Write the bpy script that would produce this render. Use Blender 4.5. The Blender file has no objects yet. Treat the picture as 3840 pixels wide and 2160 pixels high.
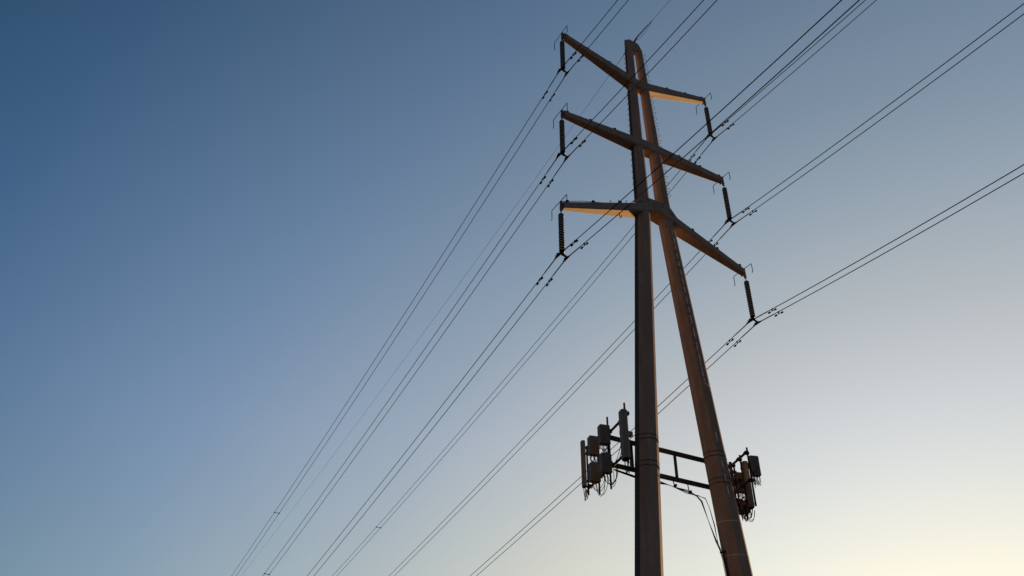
import bpy, math, random
import numpy as np
from mathutils import Matrix, Vector
random.seed(7)
sc = bpy.context.scene
col = sc.collection
R = math.radians
EYE = 1.6                                   # the camera stands at eye height above the ground

# ------------------------------------------------------------------ camera
cd = bpy.data.cameras.new('camera'); cam = bpy.data.objects.new('camera', cd); col.objects.link(cam)
cd.sensor_width = 36; cd.lens = 36 * 3032.365 / 3840; cd.clip_start = .1; cd.clip_end = 20000
pit, roll = 0.599554, 0.015723
c_, s_ = math.cos(pit), math.sin(pit)
F = Vector((0, c_, s_)); X0 = Vector((1, 0, 0)); U0 = Vector((0, -s_, c_))
RX = math.cos(roll) * X0 + math.sin(roll) * U0
UP = -math.sin(roll) * X0 + math.cos(roll) * U0
cam.matrix_world = Matrix(((RX.x, UP.x, -F.x, 0), (RX.y, UP.y, -F.y, 0), (RX.z, UP.z, -F.z, EYE), (0, 0, 0, 1)))
sc.camera = cam

# ------------------------------------------------------------------ world, sun, exposure
SUN_EL, SUN_AZ = R(4.0), R(28.0)            # azimuth from +Y towards +X
SUN = Vector((math.sin(SUN_AZ) * math.cos(SUN_EL), math.cos(SUN_AZ) * math.cos(SUN_EL), math.sin(SUN_EL)))
w = bpy.data.worlds.new('World'); sc.world = w; w.use_nodes = True
nt = w.node_tree; bg = nt.nodes['Background']; bg.inputs[1].default_value = .15
sky = nt.nodes.new('ShaderNodeTexSky'); sky.sky_type = 'NISHITA'; sky.sun_disc = False
sky.sun_elevation = SUN_EL; sky.sun_rotation = SUN_AZ
sky.air_density = 1; sky.dust_density = .3; sky.ozone_density = 1
tc = nt.nodes.new('ShaderNodeTexCoord'); dp = nt.nodes.new('ShaderNodeVectorMath'); dp.operation = 'DOT_PRODUCT'
dp.inputs[1].default_value = SUN
nt.links.new(tc.outputs['Generated'], dp.inputs[0])
mr = nt.nodes.new('ShaderNodeMapRange'); mr.inputs[1].default_value = -1; mr.inputs[2].default_value = 1
nt.links.new(dp.outputs['Value'], mr.inputs[0])
ramp = nt.nodes.new('ShaderNodeValToRGB'); nt.links.new(mr.outputs[0], ramp.inputs[0])
ramp.color_ramp.interpolation = 'EASE' if False else 'LINEAR'
STOPS = [(-1, (.085, .080, .082)), (-.4, (.066, .077, .102)), (.1, (.0219, .0671, .1254)), (.35, (.0672, .1277, .2169)), (.6, (.1614, .217, .3047)),
         (.78, (.2616, .2902, .3305)), (.9, (.3788, .3736, .3644)), (.97, (.4071, .4331, .4438))]
el = ramp.color_ramp.elements
while len(el) < len(STOPS): el.new(.5)
for e_, (g, c) in zip(el, STOPS): e_.position = (g + 1) / 2; e_.color = (c[0] / .45, c[1] / .45, c[2] / .45, 1)
mx = nt.nodes.new('ShaderNodeMixRGB'); mx.blend_type = 'MULTIPLY'; mx.inputs[0].default_value = 1
gm = nt.nodes.new('ShaderNodeGamma'); gm.inputs[1].default_value = .4      # soft contrast of the evening sky
nt.links.new(sky.outputs[0], gm.inputs[0]); nt.links.new(gm.outputs[0], mx.inputs[1]); nt.links.new(ramp.outputs[0], mx.inputs[2]); 
# the clear evening sky also deepens towards the zenith
sx = nt.nodes.new('ShaderNodeSeparateXYZ'); nt.links.new(tc.outputs['Generated'], sx.inputs[0])
zr_ = nt.nodes.new('ShaderNodeValToRGB'); nt.links.new(sx.outputs['Z'], zr_.inputs[0])
ze = zr_.color_ramp.elements
ZST = [(0, (1.22, 1.13, 1.0)), (.2, (1.205, 1.135, 1.02)), (.4, (1.150, 1.1117, 1.125)), (.6, (.953, .990, 1.025)), (.85, (.7428, .7864, .81))]
while len(ze) < len(ZST): ze.new(.5)
for e_, (p_, c) in zip(ze, ZST): e_.position = p_; e_.color = (c[0] / 1.25, c[1] / 1.25, c[2] / 1.25, 1)
mz = nt.nodes.new('ShaderNodeMixRGB'); mz.blend_type = 'MULTIPLY'; mz.inputs[0].default_value = 1
nt.links.new(mx.outputs[0], mz.inputs[1]); nt.links.new(zr_.outputs[0], mz.inputs[2]); nt.links.new(mz.outputs[0], bg.inputs[0])
sd = bpy.data.lights.new('sun', 'SUN'); sd.energy = 2.0; sd.angle = R(.5); sd.color = (1, .54, .20)
so = bpy.data.objects.new('sun', sd); col.objects.link(so); so.rotation_euler = (-SUN).to_track_quat('-Z', 'Y').to_euler()
sc.view_settings.view_transform = 'Standard'; sc.view_settings.look = 'None'; sc.view_settings.gamma = 1
sc.view_settings.exposure = 1.907

# ------------------------------------------------------------------ materials
def mat(name, c1, c2=None, scale=3., rough=.7, metal=0., bump=0., stretch=(1, 1, 1), spec=.5):
    m = bpy.data.materials.new(name); m.use_nodes = True
    n = m.node_tree; b = n.nodes['Principled BSDF']
    b.inputs['Roughness'].default_value = rough; b.inputs['Metallic'].default_value = metal
    b.inputs['Specular IOR Level'].default_value = spec
    if c2 is None: c2 = tuple(x * .8 for x in c1)
    t = n.nodes.new('ShaderNodeTexCoord'); mp = n.nodes.new('ShaderNodeMapping'); mp.inputs['Scale'].default_value = stretch
    nz = n.nodes.new('ShaderNodeTexNoise'); nz.inputs['Scale'].default_value = scale; nz.inputs['Detail'].default_value = 8
    nz.inputs['Roughness'].default_value = .62
    n.links.new(t.outputs['Object'], mp.inputs[0]); n.links.new(mp.outputs[0], nz.inputs['Vector'])
    r = n.nodes.new('ShaderNodeValToRGB'); r.color_ramp.elements[0].position = .36; r.color_ramp.elements[1].position = .66
    r.color_ramp.elements[0].color = (*c1, 1); r.color_ramp.elements[1].color = (*c2, 1)
    n.links.new(nz.outputs['Fac'], r.inputs[0]); n.links.new(r.outputs[0], b.inputs['Base Color'])
    if bump:
        bp = n.nodes.new('ShaderNodeBump'); bp.inputs['Strength'].default_value = bump; bp.inputs['Distance'].default_value = .02
        n.links.new(nz.outputs['Fac'], bp.inputs['Height']); n.links.new(bp.outputs[0], b.inputs['Normal'])
    return m
M = {
    'rust': mat('weathering_steel', (.325, .245, .212), (.415, .315, .270), 1.6, .78, 0, .25, (2.2, 2.2, .35)),
    'cable_grey': mat('grey_casting', (.06, .06, .06), (.10, .10, .10), 6, .8, 0, spec=.2),
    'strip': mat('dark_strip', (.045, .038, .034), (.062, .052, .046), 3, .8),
    'galv': mat('galvanised_steel', (.15, .15, .15), (.22, .215, .21), 6, .7, 0, spec=.2),
    'bright': mat('bright_steel', (.62, .60, .56), (.75, .72, .66), 9, .35, .2),
    'dark': mat('dark_fittings', (.012, .012, .012), (.022, .021, .020), 8, .8, 0, spec=.2),
    'cap': mat('insulator_cap', (.36, .33, .295), (.45, .415, .38), 10, .85, spec=.15),
    'disc': mat('insulator_glaze', (.022, .019, .017), (.036, .030, .026), 5, .4, spec=.3),
    'alu': mat('weathered_aluminium', (.010, .010, .012), (.016, .016, .018), 9, .9, 0, spec=.1),
    'radome': mat('antenna_plastic', (.20, .168, .140), (.26, .22, .186), 4, .6),
    'shaded_radio': mat('shaded_radio_casing', (.075, .066, .058), (.11, .097, .085), 5, .7),  # radio casing with the shade beside the right pole put into its colour
    'radio': mat('radio_casing', (.165, .145, .128), (.215, .19, .168), 5, .6),
    'black': mat('cable_jacket', (.010, .010, .010), (.018, .018, .018), 6, .8, spec=.2),
    'pipe': mat('mount_pipe', (.045, .041, .038), (.075, .068, .062), 6, .7, 0, spec=.25),
    'soil': mat('dry_soil', (.085, .065, .045), (.14, .108, .075), .15, .95, 0, .4),
    'conc': mat('concrete', (.33, .32, .30), (.42, .40, .38), 4, .9, 0, .2),
}

def weathering(m):
    n = m.node_tree; b = n.nodes['Principled BSDF']; src = b.inputs['Base Color'].links[0].from_socket
    t = n.nodes.new('ShaderNodeTexCoord')
    def layer(sc_, st, p0, p1, dark):
        mp = n.nodes.new('ShaderNodeMapping'); mp.inputs['Scale'].default_value = st; nz = n.nodes.new('ShaderNodeTexNoise')
        nz.inputs['Scale'].default_value = sc_; nz.inputs['Detail'].default_value = 6; nz.inputs['Roughness'].default_value = .7
        n.links.new(t.outputs['Object'], mp.inputs[0]); n.links.new(mp.outputs[0], nz.inputs['Vector'])
        r = n.nodes.new('ShaderNodeValToRGB'); r.color_ramp.elements[0].position = p0; r.color_ramp.elements[1].position = p1
        r.color_ramp.elements[0].color = (*dark, 1); r.color_ramp.elements[1].color = (1, 1, 1, 1)
        n.links.new(nz.outputs['Fac'], r.inputs[0]); return r.outputs[0]
    for args in ((.9, (1, 1, .5), .34, .62, (.80, .78, .77)), (3, (3, 3, .10), .36, .62, (.90, .88, .87)), (14, (1, 1, 1), .28, .44, (.60, .52, .46))):
        mx_ = n.nodes.new('ShaderNodeMixRGB'); mx_.blend_type = 'MULTIPLY'; mx_.inputs[0].default_value = 1
        n.links.new(src, mx_.inputs[1]); n.links.new(layer(*args), mx_.inputs[2]); src = mx_.outputs[0]
    n.links.new(src, b.inputs['Base Color'])
weathering(M['rust'])

# ------------------------------------------------------------------ frame of the line: e along the crossarms, n along the wires
PHI = 0.483743; D = 25.42128
EX = Vector((math.cos(PHI), math.sin(PHI), 0)); EN = Vector((-math.sin(PHI), math.cos(PHI), 0))
def W(p): return EX * p[0] + EN * (D + p[1]) + Vector((0, 0, p[2] + EYE))   # local (u, o, z over the camera) -> world

class MB:
    def __init__(s): s.v = []; s.f = []; s.m = []; s.mi = 0; s.sm = []
    def add(s, vs, fs, smooth=False):
        k = len(s.v); s.v += [tuple(float(q) for q in x) for x in vs]
        for f in fs: s.f.append([i + k for i in f]); s.m.append(s.mi); s.sm.append(smooth)
    def box(s, c, h, ax=None):
        ax = ax or ((1, 0, 0), (0, 1, 0), (0, 0, 1)); c = Vector(c); ax = [Vector(a) for a in ax]
        vs = [c + ax[0] * h[0] * i + ax[1] * h[1] * j + ax[2] * h[2] * k for i in (-1, 1) for j in (-1, 1) for k in (-1, 1)]
        s.add(vs, [(0, 1, 3, 2), (4, 6, 7, 5), (0, 4, 5, 1), (2, 3, 7, 6), (0, 2, 6, 4), (1, 5, 7, 3)])
        return s
    def loft(s, rings, closed=True, caps=True, smooth=False):
        n = len(rings[0]); vs = [p for r in rings for p in r]; fs = []
        for i in range(len(rings) - 1):
            for j in range(n):
                a, b = i * n + j, i * n + (j + 1) % n
                fs.append((a, b, b + n, a + n))
        s.add(vs, fs, smooth)
        if caps:
            k = len(s.v) - len(vs)
            s.f.append([k + j for j in range(n)][::-1]); s.m.append(s.mi); s.sm.append(False)
            s.f.append([k + (len(rings) - 1) * n + j for j in range(n)]); s.m.append(s.mi); s.sm.append(False)
        return s
    def tube(s, pts, r, n=8, caps=True):
        pts = [Vector(p) for p in pts]; rr = r if isinstance(r, (list, tuple)) else [r] * len(pts); rings = []
        up = None
        for i, p in enumerate(pts):
            t = (pts[min(i + 1, len(pts) - 1)] - pts[max(i - 1, 0)]).normalized()
            if up is None:
                up = Vector((0, 0, 1)) if abs(t.z) < .9 else Vector((1, 0, 0))
            a = t.cross(up)
            if a.length < 1e-5: a = t.orthogonal()
            a.normalize(); b = a.cross(t).normalized(); up = b
            rings.append([p + (a * math.cos(2 * math.pi * k / n) + b * math.sin(2 * math.pi * k / n)) * rr[i] for k in range(n)])
        return s.loft(rings, caps=caps, smooth=True)
    def lathe(s, c, prof, n=20, axis='z'):
        c = Vector(c); rings = []
        for r, h in prof:
            rings.append([c + Vector((r * math.cos(2 * math.pi * k / n), r * math.sin(2 * math.pi * k / n), h)) for k in range(n)])
        return s.loft(rings, smooth=True)
    def prism(s, poly, o0, o1):               # polygon in (u, z), extruded along n
        return s.loft([[(u, o0, z) for u, z in poly], [(u, o1, z) for u, z in poly]])
    def build(s, name, mats, parent=None, org=(0, 0, 0), bevel=0):
        me = bpy.data.meshes.new(name)
        me.from_pydata([(x - org[0], y - org[1], z - org[2]) for x, y, z in s.v], [], s.f)
        if not isinstance(mats, (list, tuple)): mats = [mats]
        for m in mats: me.materials.append(m)
        for p, mi, sm in zip(me.polygons, s.m, s.sm): p.material_index = mi; p.use_smooth = sm
        me.validate(); me.update()
        import bmesh
        bm = bmesh.new(); bm.from_mesh(me); bmesh.ops.recalc_face_normals(bm, faces=bm.faces); bm.to_mesh(me); bm.free()
        ob = bpy.data.objects.new(name, me); col.objects.link(ob)
        if parent: ob.parent = parent
        if bevel:
            b = ob.modifiers.new('bevel', 'BEVEL'); b.width = bevel; b.segments = 2; b.limit_method = 'ANGLE'; b.angle_limit = R(40)
        return ob
def tag(o, label, cat=None, group=None, kind=None):
    o['label'] = label
    if cat: o['category'] = cat
    if group: o['group'] = group
    if kind: o['kind'] = kind
    return o
def thing(name, org, label, cat, group=None):
    o = bpy.data.objects.new(name, None); col.objects.link(o); o.empty_display_size = .2
    o.location = W(org); o.rotation_euler = (0, 0, PHI)
    return tag(o, label, cat, group)
def solo(name, mb, m, org, label, cat, group=None):                     # a thing that is one mesh
    o = mb.build(name, m, None, org); o.location = W(org); o.rotation_euler = (0, 0, PHI)
    return tag(o, label, cat, group)
def copy_tree(o, parent=None):
    c = o.copy(); col.objects.link(c); c.parent = parent
    for ch in list(o.children): copy_tree(ch, c)
    return c

# ------------------------------------------------------------------ ground
g = MB(); N = 24
for i in range(N + 1):
    for j in range(N + 1):
        x = 6000 * math.copysign(abs(2 * i / N - 1) ** 2.2, 2 * i / N - 1); y = 6000 * math.copysign(abs(2 * j / N - 1) ** 2.2, 2 * j / N - 1)
        g.v.append((x, y, 0))
for i in range(N):
    for j in range(N):
        a = i * (N + 1) + j; g.f.append([a, a + N + 1, a + N + 2, a + 1]); g.m.append(0); g.sm.append(False)
go = g.build('ground', M['soil']); go['kind'] = 'structure'; go['label'] = 'dry sandy ground below the power line'

# ------------------------------------------------------------------ the tower
T0 = (21.7, 0, -EYE)
tower = thing('transmission_tower', T0, 'rust brown twin pole power pylon with three crossarms fanning out from its upper half', 'pylon')
def pole_c(side, z):                       # centre u of a pole at height z
    if side < 0: return float(np.interp(z, [-1.6, 8.4, 27.2, 40.6], [18.66, 19.45, 20.93, 21.13]))
    return float(np.interp(z, [-1.6, 9.0, 27.2, 40.6], [25.05, 24.03, 22.33, 21.82]))
def pole_d(z): return float(np.interp(z, [-1.6, 8.5, 15, 23.6, 29.2, 37.7, 40.6], [1.22, 1.02, .915, .80, .69, .50, .45]))
def octagon(side, z, grow=0., turn=-6.):
    r = (pole_d(z) / 2 + grow) / math.cos(R(22.5)); c = pole_c(side, z)
    return [(c + r * math.cos(R(22.5 + 45 * k + turn)), r * math.sin(R(22.5 + 45 * k + turn)), z) for k in range(8)]
poles = {}
for side in (-1, 1):
    mb = MB(); zs = list(np.linspace(-1.6, 27.2, 12)) + list(np.linspace(28.4, 40.45 if side < 0 else 39.95, 7))
    mb.loft([octagon(side, z) for z in zs])
    p = mb.build('pole', M['rust'], tower, T0, bevel=.012); poles[side] = p
    f = MB(); zz = -1.6
    f.lathe((pole_c(side, zz), 0, zz), [(1.05, -.6), (1.05, .28), (1.0, .33)], 28)
    f.build('foundation', M['conc'], p, T0)
    if side > 0:                           # thin bright bands round the right pole
        for zb in (11.1, 9.72):
            b = MB(); b.loft([octagon(1, zb - .012, .010), octagon(1, zb + .012, .010)]); b.build('strap', M['bright'], p, T0)
    for zb in ((17.0, 12.0, 6.5) if side > 0 else (20.5, 15.3, 9.0, 4.0)):    # slip joints
        b = MB(); b.loft([octagon(side, zb - .012, .004), octagon(side, zb + .012, .004)]); b.build('joint_ring', M['rust'], p, T0)

# thin dark plate laid over the left pole's outer facet, behind the steps
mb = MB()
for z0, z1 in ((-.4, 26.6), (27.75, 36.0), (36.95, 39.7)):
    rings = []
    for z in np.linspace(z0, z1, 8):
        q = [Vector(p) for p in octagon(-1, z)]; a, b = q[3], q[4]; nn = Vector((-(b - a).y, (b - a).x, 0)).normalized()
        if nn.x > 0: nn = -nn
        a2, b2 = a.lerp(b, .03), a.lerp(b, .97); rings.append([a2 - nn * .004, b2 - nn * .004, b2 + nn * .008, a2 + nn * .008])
    mb = MB(); mb.loft(rings); mb.build('facet_strip', M['strip'], poles[-1], T0)
# climbing steps: bent rods
def step(mb, side, z, ang, out=.15, half=.13, r=.011):
    rr = pole_d(z) / 2; c = Vector((pole_c(side, z), 0, z)); nrm = Vector((math.cos(R(ang)), math.sin(R(ang)), 0)); tg = Vector((-nrm.y, nrm.x, 0))
    b = c + nrm * (rr - .01)
    mb.tube([b - tg * half, b - tg * half + nrm * (out - .02), b - tg * (half - .02) + nrm * out, b + tg * (half - .02) + nrm * out,
             b + tg * half + nrm * (out - .02), b + tg * half], r, 6)
    return mb
far_steps = MB()
z = 28.3
while z < 39.6: step(far_steps, -1, z, 174, .11, .10, .011); z += .44
fs = far_steps.build('climbing_steps', M['dark'], poles[-1], T0); fs['kind'] = 'stuff'
z = 26.1
while z > 6.2: step(MB(), -1, z, 174, .026, .46 * pole_d(z) * .414, .012).build('climbing_step', M['galv'], poles[-1], T0); z -= .44
z = 28.6
while z < 39.9: step(MB(), 1, z, -20, .17, .12, .0105).build('climbing_step', M['dark'], poles[1], T0); z += .44
z = 25.9
while z > 17.6: step(MB(), 1, z, -112, .05, .10, .009).build('climbing_step', M['strip'], poles[1], T0); z -= .44
# safety rail on the right pole, modelled only where lit; gaps stand for shadow
def rail_pt(z):
    rr = pole_d(z) / 2; return (pole_c(1, z) - rr * .62, -rr - .19, z)
def rail(z1, z0):
    z = z1
    while z > z0 + .1:
        L = random.uniform(.28, .62); MB().tube([rail_pt(z), rail_pt(max(z - L, z0))], .018, 6).build('lit_rail_segment', M['bright'], poles[1], T0); z -= L + random.choice((.09, .12, .2))
rail(25.9, 17.3); rail(14.9, 14.2); rail(13.6, 11.9)
MB().tube([rail_pt(17.25), tuple(Vector(rail_pt(17.2)) + Vector((.22, 0, -.02)))], .022, 6).build('rail_bracket', M['bright'], poles[1], T0)

# head piece joining the pole tops
HP = [(21.05, 39.72), (21.05, 40.38), (21.2, 40.52), (21.6, 40.55), (21.83, 40.42), (21.98, 40.14), (22.03, 39.72)]
def hring(o, t):
    return [(21.56 + (u - 21.56) * (1 - t), o, z - t * .3 * max(0, z - 40.1)) for u, z in HP]
mb = MB(); mb.loft([hring(-.19, .20), hring(-.10, 0), hring(.10, 0), hring(.19, .20)])
head = mb.build('pole_head', M['rust'], tower, T0, bevel=.03)
mb = MB(); mb.box((20.90, .0, 40.47), (.02, .05, .06)); mb.build('head_plate', M['dark'], head, T0)

# crossarms: tapered tubes with chamfered corners
def section(u, o, zt, zb, wd, ch=.11):
    h = (zt - zb) / 2; zc = (zt + zb) / 2; a = wd / 2; c = ch * min(wd, zt - zb); 
    return [(u, o - a, zc - h + c), (u, o - a + c, zc - h), (u, o + a - c, zc - h), (u, o + a, zc - h + c), (u, o + a, zc + h - c), (u, o + a - c, zc + h), (u, o - a + c, zc + h), (u, o - a, zc + h - c)]
ARMS = {   # (tip u, tip attach z) left and right; centre (u, top, bottom, width); tip (top, bottom over attach)
    'top': (16.33188, 26.72625, 37.79748, (21.52, 36.86, 36.20, .68)),
    'middle': (16.14582, 27.0579, 31.36099, (21.6, 32.02, 31.38, .74)),
    'bottom': (15.937, 27.45171, 24.96727, (21.62, 27.52, 26.94, .90)),
}
TIPS = {}
for nm, (ul, ur, za, (uc, ct, cb, cw)) in ARMS.items():
    zt, zb = za + .53, za + .17
    mb = MB(); mb.loft([section(ul + .12, 0, zt, zb, .30), section(uc, 0, ct, cb, cw), section(ur - .12, 0, zt, zb, .30)])
    arm = mb.build('crossarm', M['rust'], tower, T0, bevel=.012)
    for ut, sg, sd_ in ((ul, -1, 'left'), (ur, 1, 'right')):
        TIPS[(nm, sd_)] = (ut, za)
        p = MB(); p.prism([(ut - sg * .13, zt + .03), (ut + sg * .03, zt - .02), (ut + sg * .05, za + .12), (ut + sg * .02, za - .02), (ut - sg * .05, za - .02), (ut - sg * .13, zb - .02)], -.035, .035)
        p.box((ut - sg * .12, 0, (zt + zb) / 2), (.012, .165, .195))
        p.build('end_plate', M['galv' if sg < 0 else 'rust'], arm, T0)
        h = MB(); zz = zt + .09
        h.tube([(ut, -.50, zz - .56), (ut, -.57, zz - .52), (ut, -.57, zz - .02), (ut, -.54, zz), (ut, .80, zz), (ut, .83, zz - .02), (ut, .83, zz - .54), (ut, .90, zz - .57)], .019, 8)
        h.box((ut - sg * .03, 0, zz - .05), (.05, .05, .045))
        h.build('perch_bar', M['dark'], arm, T0)
        for i, t in enumerate((.06, .32, .60)):        # blocks on the upper edge
            u = ut + (uc - ut) * t; z = zt + (ct - zt) * t; wd = .30 + (cw - .30) * t
            MB().box((u, -wd / 2 + .10, z + .045), (.065, .05, .055)).build('step_block', M['dark'], arm, T0)
        if nm == 'bottom' and sg < 0:
            for i in range(5):                         # bent rungs beside the left pole
                t = .50 + .083 * i; u = ut + (uc - ut) * t; z = zt + (ct - zt) * t; wd = .30 + (cw - .30) * t; o = -wd / 2 + .14
                MB().tube([(u - .05, o - .12, z - .02), (u - .05, o - .12, z + .12), (u + .05, o + .10, z + .12), (u + .05, o + .10, z - .02)], .012, 6).build('rung', M['dark'], arm, T0)
            MB().tube([(ut + .05, -.05, zt + .06), (ut + 1.2, -.1, zt + .06 + 1.2 * (ct - zt) / (uc - ut) + .02), (ut + 2.4, -.16, zt + 2.4 * (ct - zt) / (uc - ut))], .016, 6).build('hand_line', M['dark'], arm, T0)
            MB().tube([(19.2, -.27, 26.0), (19.2, -.27, 25.80), (19.3, -.2, 25.74), (19.45, -.1, 25.85), (19.45, -.1, 26.05)], .02, 6).build('hanger_loop', M['rust'], arm, T0)
# bent plate sleeve over the knees of the two poles
mb = MB(); mb.prism([(21.0, 26.99), (21.0, 27.66), (22.12, 27.66), (22.45, 27.55), (22.86, 27.02), (22.86, 26.99)], -.40, .40)
mb.build('knee_sleeve', M['rust'], tower, T0, bevel=.02)

for u, o, z in ((20.35, -.452, 27.02), (20.75, -.452, 27.22), (21.35, -.452, 27.30), (21.95, -.452, 27.36), (22.5, -.44, 27.05), (21.3, -.402, 27.60), (22.0, -.402, 27.60)):
    MB().tube([(u, o + .02, z), (u, o - .014, z)], .024, 8).build('bolt', M['dark'], tower, T0)

# ------------------------------------------------------------------ insulator strings
PHASES = [(a, s) for s in ('left', 'right') for a in ('top', 'middle', 'bottom')]
SEP = .2276; LI = 2.75
def build_insulator(org, label):
    t = thing('insulator_string', org, label, 'insulator', 'insulator strings hanging from the crossarm tips')
    mb = MB()
    mb.tube([(0, 0, .02), (.035, 0, -.03), (.035, 0, -.09), (0, 0, -.13), (-.035, 0, -.09), (-.035, 0, -.03), (0, 0, .02)], .011, 6)
    mb.tube([(0, 0, -.11), (0, 0, -.23)], .022, 8)
    mb.build('shackle', M['galv'], t)
    base = None
    for i in range(15):
        z = -.20 - i * .150
        if base is None:
            d = MB(); d.mi = 1; d.lathe((0, 0, 0), [(.05, 0), (.108, -.002), (.118, -.012), (.120, -.058), (.120, -.066)], 20)
            d.mi = 0; d.lathe((0, 0, 0), [(.07, -.05), (.122, -.060), (.137, -.075), (.139, -.105), (.132, -.137), (.112, -.144), (.105, -.125), (.07, -.12), (.02, -.15)], 24)
            base = d.build('insulator_disc', [M['disc'], M['cap']], t); base.location = (0, 0, z)
        else:
            c = base.copy(); col.objects.link(c); c.parent = t; c.location = (0, 0, z)
    mb = MB(); mb.tube([(0, 0, -2.44), (0, 0, -2.56)], [.06, .075], 10); mb.box((0, 0, -2.58), (.09, .05, .05)); mb.build('socket', M['dark'], t)
    mb = MB(); mb.prism([(-.29, -2.63), (-.12, -2.55), (.12, -2.55), (.29, -2.63), (.29, -2.69), (.2, -2.71), (0, -2.63), (-.2, -2.71), (-.29, -2.69)], -.022, .022)
    mb.build('yoke_plate', M['cable_grey'], t)
    for sx in (-1, 1):
        mb = MB(); pts = []; rr = []
        for k in range(9):
            q = -1 + k / 4; pts.append((sx * SEP, q * .29, -2.752 - .10 * .29 * abs(q) ** 1.6)); rr.append(.030 + .030 * (1 - q * q))
        mb.tube(pts, rr, 10); mb.box((sx * SEP, 0, -2.70), (.03, .07, .045)); mb.box((sx * SEP - .03, .10, -2.71), (.03, .025, .03)); mb.box((sx * SEP + .03, -.10, -2.71), (.03, .025, .03))
        mb.build('suspension_clamp', M['dark'], t)
    return t
proto = None
for a, s in PHASES:
    ut, za = TIPS[(a, s)]
    lab = 'dark ribbed insulator string hanging from the %s tip of the %s crossarm' % (s, a)
    if proto is None: proto = build_insulator((ut, 0, za), lab)
    else:
        o = copy_tree(proto); o.location = W((ut, 0, za)); o['label'] = lab

# ------------------------------------------------------------------ conductors
FM, FK, NM, NK = .179144, .000396617, .0957375, .001492525
def sag(s):                                 # s > 0 away from the camera, s < 0 towards and past it
    return -FM * s + FK * s * s if s >= 0 else NM * s + NK * s * s
S_FAR, S_NEAR = 226., -62.
SS = [-62, -50, -40, -32, -26, -21, -17, -14, -11.5, -9.5, -8, -6.5, -5, -4, -3, -2.2, -1.5, -1, -.6, -.3, 0, .3, .6, 1, 1.5, 2.2, 3, 4, 5.5, 7, 9, 11, 14, 17, 21, 26, 32, 40, 50, 62, 76, 92, 110, 130, 155, 185, 226]
ARMOR = [-1.25, -1.15, -.8, -.5, -.25, 0, .25, .5, .8, 1.15, 1.25]
for a, s in PHASES:
    ut, za = TIPS[(a, s)]
    for j, sx in (('left', -1), ('right', 1)):
        org = (ut + sx * SEP, 0, za - LI)
        t = thing('conductor', org, '%s wire of the twin power line hung from the %s tip of the %s crossarm' % (j, s, a), 'power line', 'twin conductor wires')
        MB().tube([(0, q, sag(q)) for q in SS], .0205, 6).build('wire', M['alu'], t)
        MB().tube([(0, q, sag(q)) for q in ARMOR], [.021] + [.0275] * 9 + [.021], 8).build('armor_rods', M['alu'], t)
# shield wire
sh = (21.5, .05, 40.68)
t = thing('shield_wire', sh, 'thin single earth wire crossing over the rounded top of the pylon', 'earth wire')
def ssag(s): return -.134 * s + .0003 * s * s if s >= 0 else .075 * s + .002 * s * s
MB().tube([(0, q, ssag(q)) for q in SS], .0105, 6).build('wire', M['alu'], t)
mb = MB(); mb.tube([(0, q, ssag(q)) for q in (-2.2, -1.6, -1, -.4)], [.012, .022, .03, .04], 8); mb.tube([(0, q, ssag(q)) for q in (.3, .9, 1.8)], [.03, .022, .012], 8)
mb.build('grip', M['dark'], t)
mb = MB()
mb.tube([(.0, -2.0, ssag(-2.0)), (.07, -1.5, ssag(-1.5) - .09), (.10, -.9, ssag(-.9) - .16), (.06, -.35, -.12)], .013, 6)
mb.tube([(.0, -1.8, ssag(-1.8)), (-.05, -1.2, ssag(-1.2) + .05), (-.06, -.6, ssag(-.6) + .03), (-.02, -.2, -.02)], .012, 6)
mb.tube([(0, -.55, -.02), (0, -.2, -.08), (0, .1, -.08)], [.03, .065, .05], 8)
mb.build('jumper_loop', M['dark'], t)

# ------------------------------------------------------------------ dumbbell dampers
def build_damper(label):
    t = thing('vibration_damper', (0, 0, 0), label, 'line damper', 'dumbbell dampers on the conductors')
    mb = MB(); mb.box((0, 0, -.045), (.018, .03, .075)); mb.lathe((0, 0, 0), [(.034, -.03), (.038, 0), (.034, .03)], 10); mb.build('clamp', M['dark'], t)
    MB().tube([(0, -.24, -.135), (0, -.1, -.118), (0, .1, -.118), (0, .24, -.135)], .009, 6).build('messenger_cable', M['dark'], t)
    for sg in (-1, 1):
        mb = MB(); mb.tube([(0, sg * q, -.12 - .03 * (q - .1)) for q in (.105, .125, .17, .23, .265, .285)], [.018, .036, .043, .051, .046, .022], 12)
        mb.build('weight', M['dark'], t)
    return t
dproto = None
for a, s in PHASES:
    ut, za = TIPS[(a, s)]
    for j, sx in (('left', -1), ('right', 1)):
        for q, where in ((1.62, 'lower left'), (-1.48, 'upper right')):
            lab = 'dumbbell damper under %s wire of the %s %s pair, toward the %s' % (j, a, s, where)
            o = build_damper(lab) if dproto is None else copy_tree(dproto)
            if dproto is None: dproto = o
            o['label'] = lab; q2 = q * random.uniform(.96, 1.05)
            o.location = W((ut + sx * SEP, q2, za - LI + sag(q2)))
            slope = (sag(q2 + .1) - sag(q2 - .1)) / .2
            o.rotation_euler = (math.atan(slope), random.uniform(-.15, .15), PHI)

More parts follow.
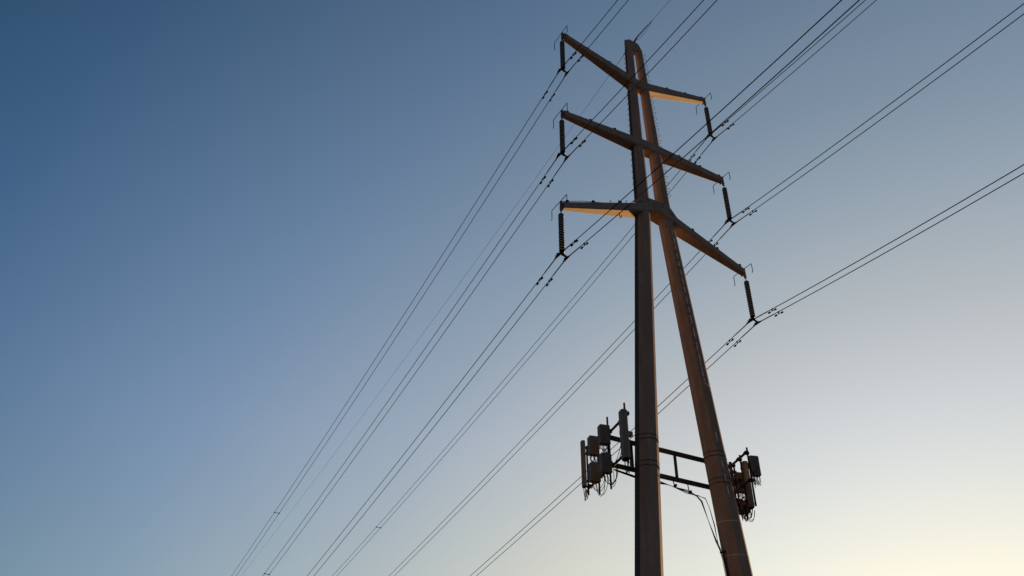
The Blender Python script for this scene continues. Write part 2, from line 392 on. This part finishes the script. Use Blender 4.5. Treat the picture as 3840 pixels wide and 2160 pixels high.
# ------------------------------------------------------------------ spacers between twin wires
sproto = None
for a, s, q in (('top', 'left', 54.8), ('middle', 'left', 53.4), ('top', 'right', 54.2)):
    ut, za = TIPS[(a, s)]
    lab = 'small bar spacer holding apart the %s %s pair of wires' % (a, s)
    if sproto is None:
        sproto = thing('spacer', (0, 0, 0), lab, 'line spacer', 'spacers between twin wires')
        MB().tube([(-SEP, 0, 0), (0, 0, -.012), (SEP, 0, 0)], .025, 8).build('bar', M['dark'], sproto)
        for sx in (-1, 1): MB().tube([(sx * SEP, -.12, 0), (sx * SEP, -.07, 0), (sx * SEP, .07, 0), (sx * SEP, .12, 0)], [.03, .06, .06, .03], 8).build('clamp', M['dark'], sproto)
        o = sproto
    else: o = copy_tree(sproto)
    o['label'] = lab; o.location = W((ut, q, za - LI + sag(q)))

# ------------------------------------------------------------------ antenna mount between the poles
ZU, ZL, RO = 14.04, 12.84, .56
A0 = (21.7, RO, ZL)
mount = thing('antenna_mount', A0, 'dark steel frame clamped across both poles carrying the phone antennas at its ends', 'antenna frame')
for zr in (ZU, ZL):
    MB().box((21.55, RO, zr), (3.30, .075, .085)).build('rail', M['pipe'], mount, A0, bevel=.01)
for u in (19.47, 21.78):
    MB().box((u, RO, (ZU + ZL) / 2), (.05, .045, (ZU - ZL) / 2 - .083)).build('strut', M['pipe'], mount, A0)
for side in (-1, 1):
    for zr in (ZU, ZL):
        mb = MB()
        for dz in (-.10, .10):
            mb.loft([octagon(side, zr + dz - .012, .010), octagon(side, zr + dz + .012, .010)])
        mb.box((pole_c(side, zr), RO - .065, zr), (.16, .06, .15))
        mb.build('collar', M['dark'], mount, A0)
SEC = {-1: ((18.30, .35), 11.8), 1: ((24.91, .40), 17.0)}      # pivot on the cross pipes, turn against the wires
def CL(side, t, out):                       # along the cross pipe, outwards -> (u, o)
    (u, o), a = SEC[side]; a = R(a)
    return (u + t * math.sin(a) + out * side * math.cos(a), o + t * math.cos(a) - out * side * math.sin(a))
SPAN = {-1: (-1.78, 2.6), 1: (-1.40, 2.3)}
CROSS = {-1: (ZU + .16, ZL - .16), 1: (ZU + .06, ZL + .02)}    # heights of the cross pipes
PIPES = {-1: [(-1.80, 12.1, 14.66), (0, 11.7, 14.85), (1.22, 11.9, 14.45), (2.46, 12.3, 14.55)],
         1: [(-1.34, 11.75, 14.37), (-.60, 11.7, 14.32), (.10, 12.0, 14.20), (1.2, 12.1, 14.2), (2.1, 12.1, 14.2)]}
for side in (-1, 1):
    ax = ((math.cos(R(SEC[side][1])), -math.sin(R(SEC[side][1])), 0), (math.sin(R(SEC[side][1])), math.cos(R(SEC[side][1])), 0), (0, 0, 1))
    for zr in CROSS[side]:
        MB().tube([(*CL(side, SPAN[side][0], 0), zr), (*CL(side, SPAN[side][1], 0), zr)], .055, 10).build('cross_pipe', M['pipe'], mount, A0)
    for t, z0, z1 in PIPES[side]:
        MB().tube([(*CL(side, t, .11), z0), (*CL(side, t, .11), z1)], .042, 10).build('mast_pipe', M['pipe'], mount, A0)
        for zr in CROSS[side]:
            mb = MB(); mb.box((*CL(side, t, .05), zr), (.11, .075, .05), ax); mb.box((*CL(side, t - .05, .05), zr + .06), (.09, .02, .03), ax); mb.build('pipe_clamp', M['dark'], mount, A0)

MB().box((18.32, RO, (ZU + ZL) / 2 + .1), (.05, .05, .78)).build('strut', M['pipe'], mount, A0)

def rrect(u, o, z, hu, ho, r=.35, n=4):
    pts = []; rr = r * min(hu, ho)
    for sx, sy, a0 in ((1, 1, 0), (-1, 1, 90), (-1, -1, 180), (1, -1, 270)):
        for k in range(n + 1):
            a = R(a0 + 90 * k / n); pts.append((u + sx * (hu - rr) + rr * math.cos(a), o + sy * (ho - rr) + rr * math.sin(a), z))
    return pts
def loop(mb, p0, p1, drop, r=.014, side=(0, 0), n=10):
    p0, p1 = Vector(p0), Vector(p1); pts = []
    for i in range(n + 1):
        t = i / n; q = p0.lerp(p1, t); k = 1 - (2 * t - 1) ** 2; k = k ** .55 if 0 < t < 1 else 0
        pts.append(q + Vector((side[0] * k, side[1] * k, -drop * k)))
    mb.tube(pts, r, 6)
def sector_thing(name, side, t, out, z0, label, cat, group):
    o = thing(name, (*CL(side, t, out), z0), label, cat, group); o.rotation_euler = (0, 0, PHI - R(SEC[side][1])); return o
# inside these things: x outwards along e, y along the cross pipe, z up from the underside
def panel(side, t, z0, z1, hu, ho, label, out=.29, ncab=4, seed=0):
    rnd = random.Random(seed); h = z1 - z0
    o = sector_thing('panel_antenna', side, t, out, z0, label, 'antenna', 'panel antennas on the pylon')
    mb = MB(); mb.loft([rrect(0, 0, 0, hu * .94, ho * .94, .7), rrect(0, 0, .02, hu, ho, .7), rrect(0, 0, h - .03, hu, ho, .7), rrect(0, 0, h, hu * .9, ho * .9, .7)])
    mb.build('radome', M['radome'], o)
    mb = MB(); mb.loft([rrect(0, 0, -.045, hu * .88, ho * .88, .7), rrect(0, 0, -.001, hu * .88, ho * .88, .7)])
    for k in range(4): mb.tube([((k - 1.5) * hu * .4, (k % 2 - .5) * ho * .7, -.04), ((k - 1.5) * hu * .4, (k % 2 - .5) * ho * .7, -.13)], .018, 8)
    mb.build('end_cap', M['dark'], o)
    for zb in (.25, h - .3):
        mb = MB(); mb.box((-side * (out - .11 + hu) / 2 - side * .01, 0, zb), ((out - .11 - hu) / 2 + .03, .05, .04)); mb.build('bracket', M['dark'], o)
    mb = MB()
    for k in range(ncab):
        loop(mb, ((k - 1.5) * hu * .4, (k % 2 - .5) * ho * .7, -.12), (-side * (out - .08), rnd.uniform(-.1, .35), rnd.uniform(0, .2)), rnd.uniform(.3, .55), .0135, (rnd.uniform(-.05, .05), rnd.uniform(-.05, .1)))
    mb.build('jumper_cable', M['black'], o)
    return o
def radio(side, t, z0, z1, hu, ho, label, out=.30, ncab=5, seed=0, loops=1, mt='radio'):
    rnd = random.Random(seed); h = z1 - z0
    o = sector_thing('remote_radio_unit', side, t, out, z0, label, 'radio unit', 'radio boxes beside the panel antennas')
    mb = MB(); mb.box((0, 0, h / 2), (hu, ho, h / 2)); mb.build('casing', M[mt], o, bevel=.008)
    mb = MB()
    mb.box((0, -ho - .004, h / 2), (hu * .86, .006, h / 2 - .05))
    for k in range(9): mb.box((0, -ho - .012, h * (.12 + .095 * k)), (hu * .74, .007, .009))
    mb.build('cooling_fins', M[mt], o)
    MB().box((0, 0, -.012), (hu * 1.03, ho * 1.04, .014)).build('bottom_cover', M[mt], o)
    MB().box((0, 0, h + .012), (hu * .9, ho * .9, .012)).build('top_cover', M[mt], o)
    mb = MB()
    for k in range(5): mb.tube([((k - 2) * hu * .36, (k % 2 - .5) * ho * .6, -.02), ((k - 2) * hu * .36, (k % 2 - .5) * ho * .6, -.10)], .02, 8)
    mb.build('connectors', M['dark'], o)
    MB().box((-side * (hu + .02), 0, h / 2), (.045, .06, .13)).build('bracket', M['dark'], o)
    mb = MB()
    for k in range(ncab):
        p = ((k % 5 - 2) * hu * .36, (k % 2 - .5) * ho * .6, -.09)
        if loops: loop(mb, p, (-side * (out - .06) + rnd.uniform(-.12, .12), rnd.uniform(-.75, -.25), rnd.uniform(-.05, .2)), rnd.uniform(.45, .72) * loops, .0125, (rnd.uniform(-.05, .05), rnd.uniform(-.12, .02)))
        else: mb.tube([p, (p[0] * .8 + rnd.uniform(-.06, .06), p[1] + rnd.uniform(-.1, .1), -.22), (rnd.uniform(-.12, .12), rnd.uniform(-.14, .14), -.34), (rnd.uniform(-.18, .18), rnd.uniform(-.18, .18), -.48)], .014, 6)
    mb.build('jumper_cable', M['black'], o)
    return o
panel(-1, -1.89, 12.22, 14.26, .135, .20, 'tall upright panel antenna just left of the left pole', out=.24, ncab=5, seed=11)
panel(-1, 2.46, 12.66, 14.76, .09, .125, 'slim panel antenna at the far left end of the antenna frame', ncab=5, seed=12)
radio(-1, 0, 13.62, 14.40, .225, .15, 'upper right box of the four radio boxes left of the left pole', ncab=8, seed=1, loops=0)
radio(-1, 0, 12.38, 13.14, .225, .15, 'lower right box of the four radio boxes left of the left pole', ncab=5, seed=2)
radio(-1, 1.22, 13.63, 14.41, .215, .15, 'upper left box of the four radio boxes left of the left pole', ncab=8, seed=3, loops=0)
radio(-1, 1.22, 12.44, 13.21, .215, .15, 'lower left box of the four radio boxes left of the left pole', ncab=4, seed=4)
# small box on the rail behind the near panel
org = (18.30, -.55, 13.2)
t = thing('junction_box', org, 'small grey junction box half hidden behind the tall left panel antenna', 'junction box')
MB().box((18.44, -.55, 13.80), (.27, .10, .10)).build('casing', M['radio'], t, org, bevel=.01)
mb = MB(); mb.tube([(18.18, -.6, 13.84), (18.06, -.6, 14.08), (18.06, -.6, 14.26), (18.16, -.6, 14.32), (18.26, -.6, 14.2), (18.28, -.6, 13.9)], .013, 6); mb.build('cable', M['black'], t, org)
for k in range(3): MB().tube([(18.3 + .12 * k, -.55, 13.71), (18.24 + .1 * k, -.4, 13.3), (18.34 + .1 * k, .0, 12.95), (18.4, .4, 12.75)], .013, 6).build('cable', M['black'], t, org)
# right end
radio(1, -1.34, 13.12, 13.95, .20, .13, 'rightmost radio box standing clear at the right end of the antenna frame', out=.33, ncab=7, seed=6, loops=.9)
panel(1, -.60, 11.95, 14.0, .125, .185, 'tall panel antenna right of the right pole, under the rightmost radio box', out=.26, ncab=6, seed=13)
radio(1, .08, 12.90, 13.72, .20, .16, 'upper of two shadowed radio boxes between right pole and right panel antenna', out=.30, ncab=9, seed=7, loops=0, mt='shaded_radio')
radio(1, .10, 11.95, 12.45, .20, .16, 'lower of two shadowed radio boxes between right pole and right panel antenna', out=.28, ncab=9, seed=8, loops=.6, mt='shaded_radio')

rnd = random.Random(21)
for t0, t1, z0, z1 in ((.0, -.6, 12.2, 11.75), (.3, -.3, 12.0, 12.9), (.5, .0, 12.75, 12.1), (-.5, -1.3, 12.4, 11.9), (.1, .6, 11.9, 12.6), (.45, -.2, 11.85, 12.35)):
    mb = MB(); pts = []
    for i in range(9):
        q = i / 8; pts.append((*CL(1, t0 + (t1 - t0) * q + rnd.uniform(-.05, .05), .05 + rnd.uniform(-.06, .14)), z0 + (z1 - z0) * q - .22 * (1 - (2 * q - 1) ** 2)))
    mb.tube(pts, .014, 6); mb.build('jumper_cable', M['black'], mount, A0)
for t, z in ((.25, 12.55), (.25, 13.85), (-.2, 13.3), (.5, 12.2), (-.35, 12.05)):
    mb = MB(); mb.box((*CL(1, t, .16), z), (.11, .05, .07)); mb.build('pipe_clamp', M['dark'], mount, A0)
MB().tube([(*CL(1, .1, -.05), 11.9), (*CL(1, .1, -.05), 14.25)], .075, 12).build('stand_off_pipe', M['pipe'], mount, A0)

# ------------------------------------------------------------------ feeder cables along the lower rail and down the right pole
C0 = (21.7, .4, 12.6)
run = thing('feeder_cable', C0, 'bundle of black feeder cables slung under the frame and running down the right pole', 'cable bundle')
for k in range(5):
    d = (k - 2) * .035; pts = [(18.5, RO - .05 + d, 12.62 + d), (19.4, RO - .1 + d, 12.50 + d * 1.2), (20.4, RO - .1 + d, 12.50 - d), (21.3, RO - .1 + d, 12.46 + d * .7), (22.2, RO - .12 + d, 12.34 - d * .6)]
    if k < 3:
        pts += [(22.62, .42 + d, 12.22 + d * .4), (22.78, .36 + d, 12.0), (22.95, .25, 11.2), (23.12, .15 + d, 10.3)]
    else:
        pts += [(22.75, .40 + d, 12.28), (23.02, .34, 12.12 + d), (23.12, .28, 11.8), (23.16 + d, .2, 11.0), (23.24 + d * .6, .15 + d, 10.3)]
    for z in (9.6, 8.6, 7.0, 5.0, 2.5, 0, -1.4):
        pts.append((pole_c(1, z) - pole_d(z) / 2 - .05 - .012 * k, .1 + d, z))
    MB().tube(pts, .012, 6).build('cable', M['black'], run, C0)
for u, z in ((21.55, 12.50), (22.32, 12.36)):
    mb = MB(); mb.box((u, RO - .11, z), (.025, .09, .055)); mb.tube([(u, RO - .05, z + .05), (u, RO, ZL - .05)], .022, 6); mb.build('hanger', M['dark'], run, C0)
for z in (9.9, 8.9, 7.2, 5.5):
    MB().box((pole_c(1, z) - pole_d(z) / 2 - .06, .1, z), (.06, .12, .03)).build('cable_clip', M['dark'], run, C0)
